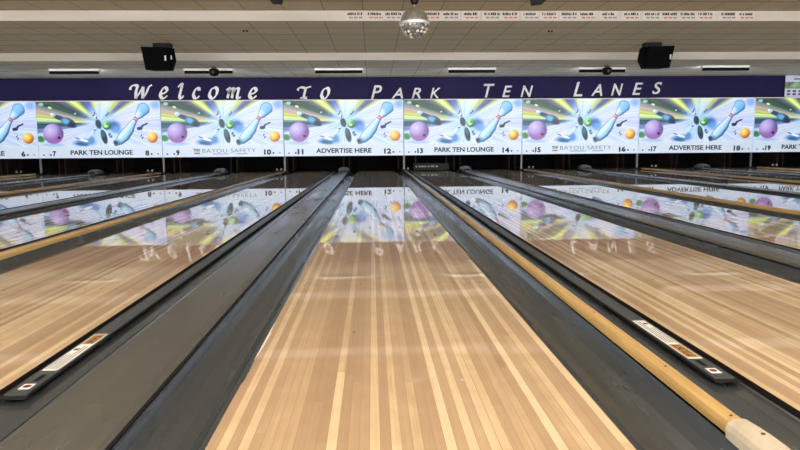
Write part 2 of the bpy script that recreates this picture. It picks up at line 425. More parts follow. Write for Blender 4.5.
# hoods at the far end of each capping
def hood_bm():
    bm = bmesh.new(); rings = []
    for k in range(9):
        a = math.pi*k/8; ring = []
        ww = .17; hh = .12
        for y, s in ((0, .55), (.05, .85), (.14, 1), (.30, .98), (.42, .8)):
            ring.append(bm.verts.new((-math.cos(a)*ww*(s*.5+.5), y, .036+math.sin(a)**.7*hh*s if 0 < k < 8 else .036)))
        rings.append(ring)
    for a, b in zip(rings, rings[1:]):
        for i in range(4): bm.faces.new((a[i], b[i], b[i+1], a[i+1]))
    bm.faces.new([r[0] for r in rings]); bm.faces.new([r[-1] for r in rings][::-1]); bm.faces.new([rings[0][i] for i in range(5)]+[rings[-1][i] for i in range(4, -1, -1)])
    return bm
h0 = None
for n in range(5, 21, 2):
    xc = lane_x(n)+HALF+GL/2; lab = 'small rounded grey hood at the far end of the capping between lanes %s and %s' % (NUM[n], NUM[n+1])
    if h0 is None:
        h0 = thing('ball_track_hood', lab, 'hood', (xc, 17.85, 0), 'grey hoods under the masks')
        obj('hood_shell', hood_bm(), M['hood'], h0, smooth=True)
        obj('hood_mouth', bx(-.07, .07, -.004, -.001, .045, .09), M['black'], h0)
    else: dup(h0, (xc, 17.85, 0), lab, 'grey hoods under the masks')
# little sensor brackets on the rail ends
b0 = None
for n in range(6, 20, 2):
    xc = lane_x(n)+HALF+GR/2; lab = 'small black sensor bracket with two white caps on the rail between lanes %s and %s' % (NUM[n], NUM[n+1])
    if b0 is None:
        b0 = thing('sensor_bracket', lab, 'bracket', (xc, 17.4, .056), 'sensor brackets on the rails')
        obj('bracket_plate', bx(-.10, .10, 0, .04, .001, .045), M['black'], b0)
        for x in (-.055, .055):
            bm = bmesh.new(); box(bm, x-.018, x+.018, -.02, .03, .046, .10)
            bmesh.ops.bevel(bm, geom=list(bm.edges), offset=.008, segments=2, affect='EDGES')
            obj('white_cap', bm, M['grey_letter'], b0)
    else: dup(b0, (xc, 17.4, .056), lab, 'sensor brackets on the rails')

# ---------------- folded bumper plates with stickers ----------------
def bumper(n, side, detail):
    """side: which side of the lane (+1 right)"""
    x = lane_x(n)+side*HALF; y0 = 1.93
    t = thing('gutter_bumper', 'flat folded bumper in the gutter %s of lane %s%s' % ('right' if side > 0 else 'left', NUM[n], ', with white and gold stickers' if detail else ''), 'bumper', (x, 0, 0), 'folded gutter bumpers')
    def X(a, b): return (min(side*a, side*b), max(side*a, side*b))
    a, b = X(.014, .102)
    obj('base_strip', bx(a, b, y0-.012, FAR-.35, -.0125, -.0092), M['black'], t)
    a, b = X(.026, .094)
    obj('bumper_plate', bx(a, b, y0+.014, FAR-.35, -.009, -.005), M['plate'], t)
    if detail:
        z = -.0048
        # reading direction: right side of lane 11 reads away from the viewer, left side of lane 13 towards
        s0 = 2.13 if side > 0 else 2.25
        wy = (2.155, 2.43) if side > 0 else (2.30, 2.62); gy = (2.433, 2.58) if side > 0 else (2.13, 2.297)
        a, b = X(.034, .086)
        lb = obj('warning_sticker', bx(a, b, wy[0], wy[1], z, z+.0008), M['sticker'], t)
        bm = bmesh.new(); rr = random.Random(3)
        for k, d in enumerate((.040, .051, .062, .073)):
            y = wy[0]+.012
            yend = wy[1]-.015-(0 if side > 0 else 0)-(.09 if k in (0, 1) else 0)
            while y < yend:
                l_ = rr.uniform(.008, .022); a2, b2 = X(d, d+.0038); box(bm, a2, b2, y, min(y+l_, yend), z+.001, z+.0014); y += l_+.004
        obj('sticker_print', bm, M['ink'], lb)
        bm = bmesh.new()
        yl = wy[1]-.06; a2, b2 = X(.040, .058); box(bm, a2, b2, yl, yl+.022, z+.001, z+.0014)
        obj('sticker_print', bm, M['grey_ink'], lb)
        g = obj('gold_sticker', bx(a, b, gy[0], gy[1], z, z+.0008), M['sticker'], t)
        a2, b2 = X(.038, .082)
        obj('gold_panel', bx(a2, b2, gy[0]+.012, gy[1]-.008, z+.001, z+.0014), M['gold'], g)
        bm = bmesh.new(); y = gy[0]+.022
        while y < gy[1]-.026:
            k = rr.randint(0, 2)
            a2, b2 = X(.046, .074)
            box(bm, a2, b2, y, y+.0045, z+.0016, z+.002)
            d0 = (.046, .057, .068)[k]; a2, b2 = X(d0, d0+.006); box(bm, a2, b2, y, y+.012, z+.0016, z+.002)
            y += .0165
        obj('gold_print', bm, M['ink'], g)
        a2, b2 = X(.055, .072)
        obj('slot', bx(a2, b2, 2.055, 2.115, z-.0002, z+.0006), M['rubber'], t)
        q = obj('square_sticker', bx(*X(.044, .080), 1.985, 2.030, z, z+.0008), M['sticker'], t)
        bm = bmesh.new(); lathe(bm, [(.013, z+.001), (.013, z+.0014)], side*.062, 2.008, 0, 14)
        obj('sticker_emblem', bm, M['red'], q)
        bm = bmesh.new(); lathe(bm, [(.007, z+.0016), (.007, z+.002)], side*.061, 2.006, 0, 14)
        obj('sticker_emblem', bm, M['ink'], q)
    return t
bumper(11, 1, True); bumper(13, -1, True)
for n, s in sorted(BUMPERS-{(11, 1), (13, -1)}): bumper(n, s, False)

# ---------------- pin masks ----------------
ZB, ZT = .462, 2.030
def paint():
    """the printed mask artwork as a colour grid: returns function arrays in picture coordinates"""
    W_, H_ = 300, 126
    X, Y = np.meshgrid(np.linspace(30, 760, W_), np.linspace(290, 22, H_))   # picture coordinates, y down
    img = np.zeros((H_, W_, 3))
    th = np.degrees(np.arctan2(150-Y, X-400)) % 360; rr = np.hypot(X-400, Y-150)
    rs = np.random.RandomState(4)
    keys = [(0,(206,216,246)),(12,(214,222,246)),(24,(205,218,244)),(29,(226,232,248)),(33,(186,202,134)),(37,(96,100,150)),(43,(118,124,178)),(48,(190,206,130)),(53,(200,214,140)),(60,(216,226,226)),(72,(228,232,214)),(84,(206,222,206)),(99,(226,226,204)),(107,(206,212,140)),(113,(112,130,190)),(119,(104,122,184)),(128,(96,116,180)),(133,(150,170,120)),(137,(216,222,128)),(142,(216,236,190)),(146,(168,194,112)),(150,(118,112,140)),(154,(90,104,134)),(158,(84,114,100)),(162,(86,120,104)),(166,(186,178,184)),(170,(204,192,176)),(174,(194,206,124)),(177.5,(216,236,204)),(181,(70,110,122)),(185,(84,112,146)),(189,(190,206,236)),(193,(210,216,242)),(199,(206,220,240)),(205,(206,216,242)),(230,(216,224,246)),(250,(196,214,244)),(275,(206,220,246)),(300,(214,224,248)),(330,(206,222,250)),(360,(206,216,246))]
    ang = np.array([k[0] for k in keys]); cols = np.array([k[1] for k in keys], float)
    jit = np.interp(th, np.linspace(0, 360, 241), rs.uniform(-1.2, 1.2, 241))
    streak = np.stack([np.interp(th+jit, ang, cols[:, i]) for i in range(3)], -1)
    br = np.interp(th, np.linspace(0, 360, 401), rs.uniform(-12, 12, 401))[..., None]
    streak = streak+br
    def sm(a, b, x):
        t = np.clip((x-a)/(b-a), 0, 1); return t*t*(3-2*t)
    spk = np.interp(th, np.linspace(0, 360, 73), rs.uniform(-1, 1, 73))*sm(10, 40, rr)*sm(150, 60, rr)
    base = np.stack([196+8*np.sin(X/90)+34*spk, 219+6*np.sin(Y/60+X/150)+20*spk, 240+8*spk], -1)
    wgt = sm(35, 150, rr)[..., None]*np.where(th < 100, .9, 1)[..., None]
    img[:] = base*(1-wgt)+streak*wgt
    def over(mask, col):
        nonlocal img
        mk = np.clip(mask, 0, 1)[..., None]; img[:] = img*(1-mk)+np.asarray(col, float)*mk
    def ell(cx, cy, rx, ry, rot, soft=.25):
        a = math.radians(rot); dx, dy = X-cx, Y-cy
        u = (dx*math.cos(a)+dy*math.sin(a))/rx; v = (-dx*math.sin(a)+dy*math.cos(a))/ry
        return sm(1+soft, 1-soft, np.hypot(u, v)), u, v
    def el(cx, cy, rx, ry, rot, col, soft=.25, op=1): over(ell(cx, cy, rx, ry, rot, soft)[0]*op, col)
    def ball(cx, cy, r, light, mid, dark, low=None):
        mk, u, v = ell(cx, cy, r, r, 0, .06)
        t = np.clip(np.hypot(u+.35, v+.4)/1.35, 0, 1)[..., None]
        c = np.where(t < .5, np.array(light)*(1-t*2)+np.array(mid)*t*2, np.array(mid)*(2-t*2)+np.array(dark)*(t*2-1))
        if low is not None:
            q = np.clip(v*1.1+u*.3, 0, 1)[..., None]*.7; c = c*(1-q)+np.array(low)*q
        mk = mk[..., None]; img[:] = img*(1-mk)+c*mk
    # blurred far pins, upper left
    el(85, 42, 40, 10, 14, (62, 100, 92)); el(62, 38, 15, 10, 0, (160, 200, 210)); el(112, 58, 12, 7, 20, (210, 226, 200))
    el(165, 118, 42, 13, 20, (74, 104, 140)); el(128, 100, 15, 12, 0, (176, 210, 224)); el(120, 96, 8, 7, 0, (232, 242, 250))
    el(216, 146, 46, 25, 26, (72, 98, 132), .15); el(200, 138, 26, 17, 20, (128, 188, 220), .5); el(236, 160, 22, 12, 30, (60, 78, 104), .5)
    el(262, 97, 12, 11, 0, (70, 118, 130)); el(258, 94, 6, 5, 0, (190, 220, 230)); el(316, 112, 12, 6, -10, (96, 140, 190))
    # shadow and big purple ball
    el(122, 280, 60, 10, 0, (150, 186, 220), .5, .7)
    el(46, 243, 22, 18, 20, (84, 150, 104), .4)
    ball(122, 212, 60, (212, 206, 240), (182, 168, 220), (110, 94, 152), (196, 146, 208))
    el(154, 236, 8, 8, 0, (40, 30, 60)); el(148, 232, 4, 3, 0, (90, 60, 120)); 
    # blue shards, lower left
    el(300, 266, 58, 20, -4, (104, 152, 206), .5); el(345, 250, 16, 20, 20, (120, 162, 210), .6); el(290, 278, 34, 9, 8, (54, 108, 150), .4)
    el(296, 252, 32, 7, 16, (236, 244, 250), .3); el(262, 240, 16, 3, 20, (70, 100, 130), .3)
    # centre burst
    el(482, 168, 34, 28, 10, (96, 134, 196), .6); el(496, 190, 24, 22, 0, (130, 176, 226), .7)
    el(392, 156, 17, 27, -14, (66, 96, 112), .2); el(421, 232, 17, 42, -12, (54, 86, 98), .15); el(415, 215, 10, 20, -12, (84, 124, 140), .5)
    el(456, 224, 8, 14, -30, (120, 170, 214), .4)
    ball(440, 163, 27, (196, 232, 192), (134, 206, 146), (64, 120, 92)); el(446, 156, 8, 7, 0, (96, 160, 112), .7); el(436, 170, 9, 6, 0, (226, 250, 226), .5)
    for x, y, a in ((452, 92, 60), (442, 104, 40), (372, 92, 70), (366, 104, 30), (368, 192, 0), (455, 215, 40), (464, 232, 50), (642, 226, 60), (648, 240, 60), (382, 120, 80)):
        el(x, y, 8, 3.2, -a, (46, 60, 84), .3)
    # main pin
    P = np.array([(662, 70, 38), (641, 97, 26), (617, 124, 13), (598, 150, 17), (570, 192, 29), (540, 228, 33), (512, 256, 25), (490, 276, 13)], float)
    best = np.full(X.shape, 9e9); off = np.zeros(X.shape); tt = np.zeros(X.shape)
    for i in range(len(P)-1):
        a, b = P[i], P[i+1]; dx, dy = b[0]-a[0], b[1]-a[1]; l2 = dx*dx+dy*dy
        t = np.clip(((X-a[0])*dx+(Y-a[1])*dy)/l2, 0, 1); r = a[2]+(b[2]-a[2])*t
        qx, qy = X-(a[0]+dx*t), Y-(a[1]+dy*t); d = np.hypot(qx, qy)/r
        side = (qx*(-dy)+qy*dx)/math.sqrt(l2)/r
        m_ = d < best; best = np.where(m_, d, best); off = np.where(m_, side, off); tt = np.where(m_, i+t, tt)
    mk = sm(1.04, .97, best)
    o_ = np.clip(-off, -1, 1)      # + on the lower right side
    lightc = np.array((214, 234, 250.)); midc = np.array((160, 204, 236.)); darkc = np.array((44, 88, 128.))
    q = np.clip((o_+.4)/1.4, 0, 1)[..., None]
    c = np.where(q < .6, lightc*(1-q/.6)+midc*(q/.6), midc*(1-(q-.6)/.4)+darkc*((q-.6)/.4))
    e2 = sm(.80, 1.0, best)[..., None]*.85; c = c*(1-e2)+np.array((60, 110, 150.))*e2
    tip = sm(5.6, 6.9, tt)[..., None]*.8; c = c*(1-tip)+np.array((54, 112, 140.))*tip
    hd = sm(1.1, .4, tt)[..., None]*.5; c = c*(1-hd)+np.array((110, 176, 224.))*hd
    img[:] = img*(1-mk[..., None])+c*mk[..., None]
    for t0_ in (1.95, 2.35):
        over(mk*sm(.14, .09, np.abs(tt-t0_)), (196, 70, 92))
    # dark tips below the pin, squiggle and orange ball
    el(486, 270, 10, 16, -30, (40, 84, 104), .4)
    for (ax, ay, bx_, by, r) in ((628, 184, 642, 182, 10), (642, 182, 654, 166, 6), (654, 166, 682, 153, 4.5)):
        dx, dy = bx_-ax, by-ay; t = np.clip(((X-ax)*dx+(Y-ay)*dy)/(dx*dx+dy*dy), 0, 1)
        over(sm(1.15, .85, np.hypot(X-ax-dx*t, Y-ay-dy*t)/r), (48, 82, 110))
    el(734, 45, 26, 22, 0, (150, 186, 240), .7)
    ball(708, 238, 32, (252, 232, 170), (240, 204, 116), (186, 128, 62))
    fade = sm(268, 292, Y)[..., None]*.5
    img[:] = img*(1-fade)+np.array((218, 230, 250.))*fade
    img[:] = 255*np.clip((np.clip(img, 0, 255)/255-.86)*1.28+.86, .04, 1)**1.05
    return X, Y, np.clip(img, 0, 255)
PW = PAIR-.022
def art_mesh():
    X, Y, img = paint(); H_, W_ = X.shape
    u = (X-30)/730; v = 1-(Y-22)/336
    co = np.stack([(u-.5)*PW, np.zeros_like(u), ZB+v*(ZT-ZB)], -1).reshape(-1, 3)
    idx = np.arange(H_*W_).reshape(H_, W_)
    f = np.stack([idx[:-1, :-1], idx[:-1, 1:], idx[1:, 1:], idx[1:, :-1]], -1).reshape(-1, 4)
    me = bpy.data.meshes.new('artwork'); me.vertices.add(len(co)); me.vertices.foreach_set('co', co.ravel())
    me.loops.add(f.size); me.loops.foreach_set('vertex_index', f.ravel().astype(np.int32))
    me.polygons.add(len(f)); me.polygons.foreach_set('loop_start', np.arange(0, f.size, 4, dtype=np.int32))
    me.update(calc_edges=True); me.validate()
    ca = me.color_attributes.new('print', 'FLOAT_COLOR', 'POINT')
    c = img.reshape(-1, 3)/255; c = np.where(c <= .04045, c/12.92, ((c+.055)/1.055)**2.4)
    ca.data.foreach_set('color', np.concatenate([c, np.ones((len(c), 1))], 1).astype(np.float32).ravel())
    return me
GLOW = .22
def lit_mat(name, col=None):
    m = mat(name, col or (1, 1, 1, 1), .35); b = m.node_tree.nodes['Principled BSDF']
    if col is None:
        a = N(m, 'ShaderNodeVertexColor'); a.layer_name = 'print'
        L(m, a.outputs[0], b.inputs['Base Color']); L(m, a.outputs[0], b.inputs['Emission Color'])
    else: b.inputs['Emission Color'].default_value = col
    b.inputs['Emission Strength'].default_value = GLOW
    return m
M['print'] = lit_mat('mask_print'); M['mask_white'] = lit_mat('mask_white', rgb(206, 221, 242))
art = art_mesh(); art.materials.append(M['print'])
TITLES = ['ADVERTISE HERE', 'PARK TEN LOUNGE', 'BAYOU SAFETY']
def serif_mesh(s, x0, x1, z0, z1, Y):
    return text_mesh(s, x0, x1, z0, z1, Y, .003, 0, -.012, 1.1)
def pxx(px): return ((px-30)/730-.5)*PW
def pzz(py): return ZB+(1-(py-22)/336)*(ZT-ZB)
for i in range(8):
    a_, b_ = 5+2*i, 6+2*i; ttl = TITLES[(i+0) % 3]
    xc = .807+PAIR*(i-4)+PAIR/2
    t = thing('pin_mask_panel', 'bright printed pin mask panel numbered %s and %s reading %s' % (NUM[a_], NUM[b_], ttl), 'sign panel', (xc, D, 0), 'printed masks above the lanes')
    obj('backing_panel', bx(-PW/2, PW/2, .001, .05, ZB, ZT), M['mask_white'], t)
    ao = bpy.data.objects.new('artwork', art); C.objects.link(ao); ao.parent = t
    bm = bmesh.new(); box(bm, -PW/2, PW/2, -.004, 0, ZT, ZT+.02); obj('top_frame', bm, M['white'], t)
    obj('numeral', text_mesh(str(a_), pxx(110), pxx(145 if a_ > 9 else 130), pzz(347), pzz(315), -.001, .003, 0, .042), M['ink'], t)
    obj('numeral', text_mesh(str(b_), pxx(640 if b_ > 9 else 660), pxx(683), pzz(347), pzz(315), -.001, .003, 0, .042), M['ink'], t)
    for x, y, r in ((57, 339, 6), (98, 338, 7), (697, 337, 7), (736, 336, 5)):
        bm = bmesh.new(); lathe(bm, [(.022*r/6, -.004), (.022*r/6, -.0005)], pxx(x), 0, pzz(y), 12, 'y'); obj('index_dot', bm, M['ink'], t)
    if ttl == 'BAYOU SAFETY':
        obj('lettering', serif_mesh(ttl, pxx(268), pxx(590), pzz(332), pzz(309), -.001), M['grey_ink'], t)
        bm = bmesh.new()
        for xa, xb in ((330, 430), (470, 540)): box(bm, pxx(xa), pxx(xb), -.004, -.001, pzz(342), pzz(339))
        obj('underline', bm, M['grey_ink'], t)
        lg = obj('logo_letters', text_mesh('TW', pxx(215), pxx(255), pzz(327), pzz(309), -.001, .003, 0, .03, .8), M['ink'], t)
        obj('logo_base', bx(pxx(218), pxx(252), -.004, -.001, pzz(340), pzz(331)), M['gold'], t)
    else:
        x0, x1 = (222, 562) if ttl[0] == 'A' else (216, 585)
        obj('lettering', text_mesh(ttl, pxx(x0), pxx(x1), pzz(340), pzz(311), -.001, .003, 0, .025), M['ink'], t)
    # posts
    lab = 'thin grey post under the joint left of the mask numbered %s' % NUM[a_]
    xp = -PAIR/2
    o = obj('mask_post', bx(-.022, .022, -.02, .02, .037, ZB), M['post']); o.location = (xc+xp, D+.06, 0)
    tag(o, lab, 'post', 'posts under the masks')
# black soffit closing the masks on top
# ---------------- purple sign ----------------
YS = D-.02
zp0, zp1 = ZT+.021, Z2-.003
sg = thing('purple_sign', 'long dark purple sign with white letters reading Welcome To Park Ten Lanes', 'sign', (0, YS, 0))
obj('sign_board', bx(XL, XR, 0, .12, zp0, zp1), M['purple'], sg)
obj('bottom_edge', bx(XL, XR, -.004, 0, zp0, zp0+.015), M['black'], sg)
def catmull(pts, n=8):
    P = [Vector(p) for p in pts]; P = [P[0]*2-P[1]]+P+[P[-1]*2-P[-2]]; out = []
    for i in range(1, len(P)-2):
        for k in range(n):
            t = k/n; a, b, c, d = P[i-1:i+3]
            out.append(.5*((2*b)+(c-a)*t+(2*a-5*b+4*c-d)*t*t+(3*b-a-3*c+d)*t**3))
    out.append(P[-2]); return out
GLY = {
 'W': [[(-.02,.66),(.06,.90),(.22,.98),(.34,.9),(.27,.5),(.24,.02)], [(.24,.02),(.42,.4),(.62,.88)], [(.62,.88),(.60,.5),(.57,.02)], [(.57,.02),(.75,.4),(.90,.85),(1.05,1.0)]],
 'e': [[(.16,.42),(.5,.48),(.84,.70),(.76,.95),(.5,.96),(.22,.68),(.08,.32),(.22,.06),(.48,.02),(.86,.26)]],
 'l': [[(.22,.78),(.55,.98),(.72,.96),(.56,.6),(.36,.2),(.42,.03),(.62,.04),(.84,.2)]],
 'c': [[(.82,.74),(.80,.94),(.55,.97),(.26,.72),(.10,.34),(.22,.06),(.48,.02),(.84,.24)]],
 'o': [[(.62,.98),(.30,.82),(.08,.36),(.22,.05),(.48,.02),(.80,.34),(.92,.74),(.80,.96),(.62,.98)]],
 'm': [[(.0,.78),(.16,.96),(.22,.9),(.12,.4),(.04,.02)], [(.12,.4),(.30,.86),(.46,.96),(.50,.84),(.42,.4),(.36,.02)], [(.42,.4),(.62,.86),(.80,.96),(.86,.84),(.76,.3),(.76,.05),(.86,.02),(1,.16)]],
 'T': [[(.0,.66),(.08,.86),(.3,.92),(.6,.88),(1.0,1.0)], [(.62,.90),(.52,.5),(.42,.06)], [(.18,.03),(.42,.07),(.68,.03)]],
}
def glyph_bm(ch, x0, x1, z0, z1, thick=.05):
    bm = bmesh.new(); sl = .0
    nib = Vector((math.cos(math.radians(35)), math.sin(math.radians(35))))
    for st in GLY[ch]:
        pts = [Vector((x0+p.x*(x1-x0), z0+p.y*(z1-z0))) for p in catmull(st)]
        Ls, Rs = [], []
        for i, p in enumerate(pts):
            tg = (pts[min(i+1, len(pts)-1)]-pts[max(i-1, 0)]); tg.normalize(); nn = Vector((-tg.y, tg.x))
            wd = max(.36*thick, abs(tg.x*nib.y-tg.y*nib.x)*thick)
            Ls.append(p+nn*wd/2); Rs.append(p-nn*wd/2)
        def V(q, y): return bm.verts.new((q.x, y, q.y))
        f = [[V(q, -.02) for q in Ls], [V(q, -.02) for q in Rs], [V(q, -.001) for q in Ls], [V(q, -.001) for q in Rs]]
        for i in range(len(pts)-1):
            bm.faces.new((f[0][i], f[0][i+1], f[1][i+1], f[1][i])); bm.faces.new((f[2][i], f[3][i], f[3][i+1], f[2][i+1]))
            bm.faces.new((f[0][i], f[2][i], f[2][i+1], f[0][i+1])); bm.faces.new((f[1][i], f[1][i+1], f[3][i+1], f[3][i]))
        bm.faces.new((f[0][0], f[1][0], f[3][0], f[2][0])); bm.faces.new((f[0][-1], f[2][-1], f[3][-1], f[1][-1]))
    return bm
LET = [('W',131,151,85,99,1),('e',160,168.3,87.5,98.5,1),('l',177,184.5,84,98.5,1),('c',193,200.5,88,98.5,1),('o',209,218,87.5,98.5,1),('m',227,240.5,88,98.5,1),('e',249,257.5,88,98.5,1),
       ('T',298,311,86.5,98.5,1),('o',321,329.5,88,98.8,1),
       ('P',371,382,85.3,99,0),('A',391.5,403,87.8,98.6,0),('R',411.5,421,87.8,98.6,0),('K',430,440.5,87.8,98.4,0),
       ('T',483.5,494.5,83.8,97.5,0),('E',502,512,85.6,97.2,0),('N',520.5,533,85.4,97,0),
       ('L',573,582.5,82,96.5,0),('A',591,602.5,84,96,0),('N',611,623,83.5,95.6,0),('E',632,643,82.6,95,0),('S',652,662,82,94.2,0)]
for ch, xa, xb, ya, yb, script in LET:
    p0 = unproj(xa, yb, Y=YS); p1 = unproj(xb, ya, Y=YS)
    if script: bm = glyph_bm(ch, p0.x, p1.x, p0.z, p1.z, .10)
    else: bm = text_mesh(ch, p0.x, p1.x, p0.z, p1.z, -.001, .02, .28, .012)
    obj('letter', bm, M['letter'], sg)
# poster at the right end of the sign
pl = unproj(784, 96, Y=YS-.03)
t = thing('hanging_poster', 'small poster with pale top and green middle on the right end of the purple sign', 'poster', (pl.x, YS-.06, 0))
z0_ = zp0+.0; z1_ = unproj(784, 75, Y=YS).z; hh = z1_-z0_
obj('poster_sheet', bx(0, 2.2, 0, .02, z0_, z1_), mat('poster_pale', rgb(200, 205, 226), .5), t)
obj('green_band', bx(0, 2.2, -.004, -.001, z0_+hh*.38, z0_+hh*.68), noise_mix(mat('poster_green', rgb(120, 150, 110), .5), rgb(70, 96, 72), rgb(150, 190, 140), (6, 6, 6), 3), t)
bm = bmesh.new(); rr = random.Random(5)
for k in range(12):
    x = .06+k*.17
    for z in (.08, .22): box(bm, x, x+.10, -.004, -.001, z0_+hh*z, z0_+hh*(z+.09))
obj('poster_print', bm, mat('poster_violet', rgb(70, 52, 110), .5), t)
bm = bmesh.new()
for k in range(5):
    x = .25+k*.38; box(bm, x, x+.26, -.004, -.001, z0_+hh*.78, z0_+hh*.84)
obj('poster_print', bm, M['grey_ink'], t)

# ---------------- kickbacks and pit ----------------
k0 = None
for n in range(5, 21):
    g = GL if n % 2 else GR; xc = lane_x(n)+HALF+g/2
    for s in (-1, 1):
        o = obj('kickback_board', bx(-.022, .022, 0, .9, -.019, 1.1), M['dark_wood']) if k0 is None else k0.copy()
        if k0 is None: k0 = o
        else: C.objects.link(o)
        o.location = (xc+s*.09, 19.8, 0)
        tag(o, 'brown upright board in the pin pit, %s one of two between lanes %s and %s' % ('left' if s < 0 else 'right', NUM[n], NUM.get(n+1, 'twenty-one')), 'board', 'brown boards in the pin pit')
# lowered rake on lane 13
t = thing('pin_rake', 'black pinsetter rake lowered across lane 13 with white lettering', 'rake', (lane_x(13), 18.75, 0))
obj('rake_board', bx(-.52, .52, 0, .04, .03, .22), M['black'], t)
bm = bmesh.new(); rr = random.Random(9); x = -.46
while x < .18:
    wd = rr.choice((.03, .045, .05)); box(bm, x, x+wd, -.004, -.0005, .11, .145); x += wd+rr.choice((.014, .014, .05))
obj('rake_print', bm, M['grey_letter'], t)
for x in (-.45, .45): obj('rake_arm', bx(x-.015, x+.015, .041, .08, .05, .9), M['black'], t)

# ---------------- lamps at the masks ----------------
l0 = None
LX = [-10.35, -7.37, -4.12, -.91, 2.42, 5.74, 8.78, 12.1]
DESC = ['beyond the left edge', 'leftmost in view, above the mask numbered 7', 'with a dark camera before it, above Welcome', 'above the gap between To and Park', 'above the word Ten', 'with a dark camera before it, above the word Lanes', 'rightmost in view, right of the right speaker', 'beyond the right edge']
for i, x in enumerate(LX):
    lab = 'slim white lamp with black lip, ' + DESC[i]
    yl = 16.35 if i != 6 else 16.05
    if l0 is None:
        l0 = thing('fluorescent_lamp', lab, 'lamp', (x, yl, Z2), 'fluorescent lamps before the purple sign')
        obj('lamp_housing', extrude_profile([(-.6, -.002), (.6, -.002), (.6, -.056), (-.6, -.056)], -.03, .0), M['lamp_white'], l0)
        obj('black_lip', bx(-.585, .585, -.045, .03, -.125, -.057), M['rubber'], l0)
        bm = bmesh.new(); lathe(bm, [(.016, -.57), (.016, .57)], 0, .05, -.036, 12, 'x'); obj('lamp_tube', bm, M['tube'], l0)
        for xx in (-.585, .585): obj('end_plate', bx(xx-.01, xx+.01, .001, .09, -.075, -.002), M['white'], l0)
    else: dup(l0, (x, yl, Z2), lab, 'fluorescent lamps before the purple sign')
    a = area('lamp_glow', (x, yl+.12, Z2-.07), (math.radians(62), 0, 0), 1.1, .06, 9, (.95, .98, 1))
for (px, py, dsc) in ((214, 70, 'hanging before the lamp above Welcome'), (607, 68, 'hanging before the lamp above Lanes')):
    c = unproj(px, py, Y=16.0)
    t = thing('ceiling_camera', 'small dark round ceiling camera ' + dsc, 'camera', (c.x, 16.0, Z2), 'small dark ceiling cameras')
    bm = bmesh.new(); lathe(bm, [(.02, -.23), (.09, -.21), (.125, -.14), (.115, -.07), (.06, -.045)], 0, 0, 0, 20); obj('camera_body', bm, M['black'], t, smooth=True)
    bm = bmesh.new(); lathe(bm, [(.06, -.044), (.07, -.002)], 0, 0, 0, 20); obj('mount', bm, M['hood'], t)
    bm = bmesh.new(); lathe(bm, [(.03, -.10), (.035, -.085)], 0, -.03, -.14, 14, 'y'); obj('lens', bm, M['hood'], t)

# ---------------- speakers ----------------
def speaker(pts, Yf, flip, lab):
    P = [unproj(x, y, Y=Yf) for x, y in pts]   # outline: top outer, bottom outer, bottom inner, side mid, top inner
    xc = sum(p.x for p in P)/5
    t = thing('speaker', lab, 'speaker', (xc, Yf, Z1), 'black ceiling speakers')
    off = [0, .05, .06, .14, .10]
    bm = bmesh.new()
    fr = [bm.verts.new((p.x-xc, 0+o, p.z-Z1)) for p, o in zip(P, (0, .06, .08, .16, .14))]
    # vertical front corner splitting grille and side facet
    ct = P[4].lerp(P[0], .16); cb = P[2].lerp(P[1], .02)
    a = bm.verts.new((ct.x-xc, 0, ct.z-Z1)); b = bm.verts.new((cb.x-xc, .055, cb.z-Z1))
    bk = [bm.verts.new(((p.x-xc)*.74, .38, (p.z-Z1)*.98)) for p in P]
    bm.faces.new((fr[0], fr[1], b, a)); bm.faces.new((a, b, fr[2], fr[3], fr[4]))
    ring = [fr[0], fr[1], b, fr[2], fr[3], fr[4], a]
    bm.faces.new((fr[0], fr[1], bk[1], bk[0])); bm.faces.new((fr[1], b, fr[2], bk[2], bk[1])); bm.faces.new((fr[2], fr[3], bk[3], bk[2]))
    bm.faces.new((fr[3], fr[4], bk[4], bk[3])); bm.faces.new((fr[4], a, fr[0], bk[0], bk[4])); bm.faces.new(bk)
    obj('cabinet', bm, M['speaker'], t)
    top = max(p.z for p in P)-Z1
    obj('bracket', bx(-.17, .17, .10, .30, top-.004+.0, -.001), M['black'], t)
    s = -1 if flip else 1
    q = unproj(165.3, 58, Y=Yf) if not flip else unproj(670.5, 57, Y=Yf)
    obj('badge', bx(q.x-xc-.012, q.x-xc+.012, -.012, .012, q.z-Z1-.05, q.z-Z1+.05), M['white'], t)
    if not flip:
        q = unproj(170.2, 57, Y=Yf); obj('badge', bx(q.x-xc-.01, q.x-xc+.01, .06, .075, q.z-Z1-.04, q.z-Z1+.04), M['white'], t)
    return t
speaker([(140.5, 46.5), (144.5, 69.5), (170, 69.5), (174, 60), (172, 47.5)], 13.35, False, 'black box speaker hanging from the ceiling above the word Welcome')
speaker([(675, 45.5), (671, 67.5), (646.5, 67.5), (641, 59), (644, 46.5)], 13.35, True, 'black box speaker hanging from the ceiling above the word Lanes')

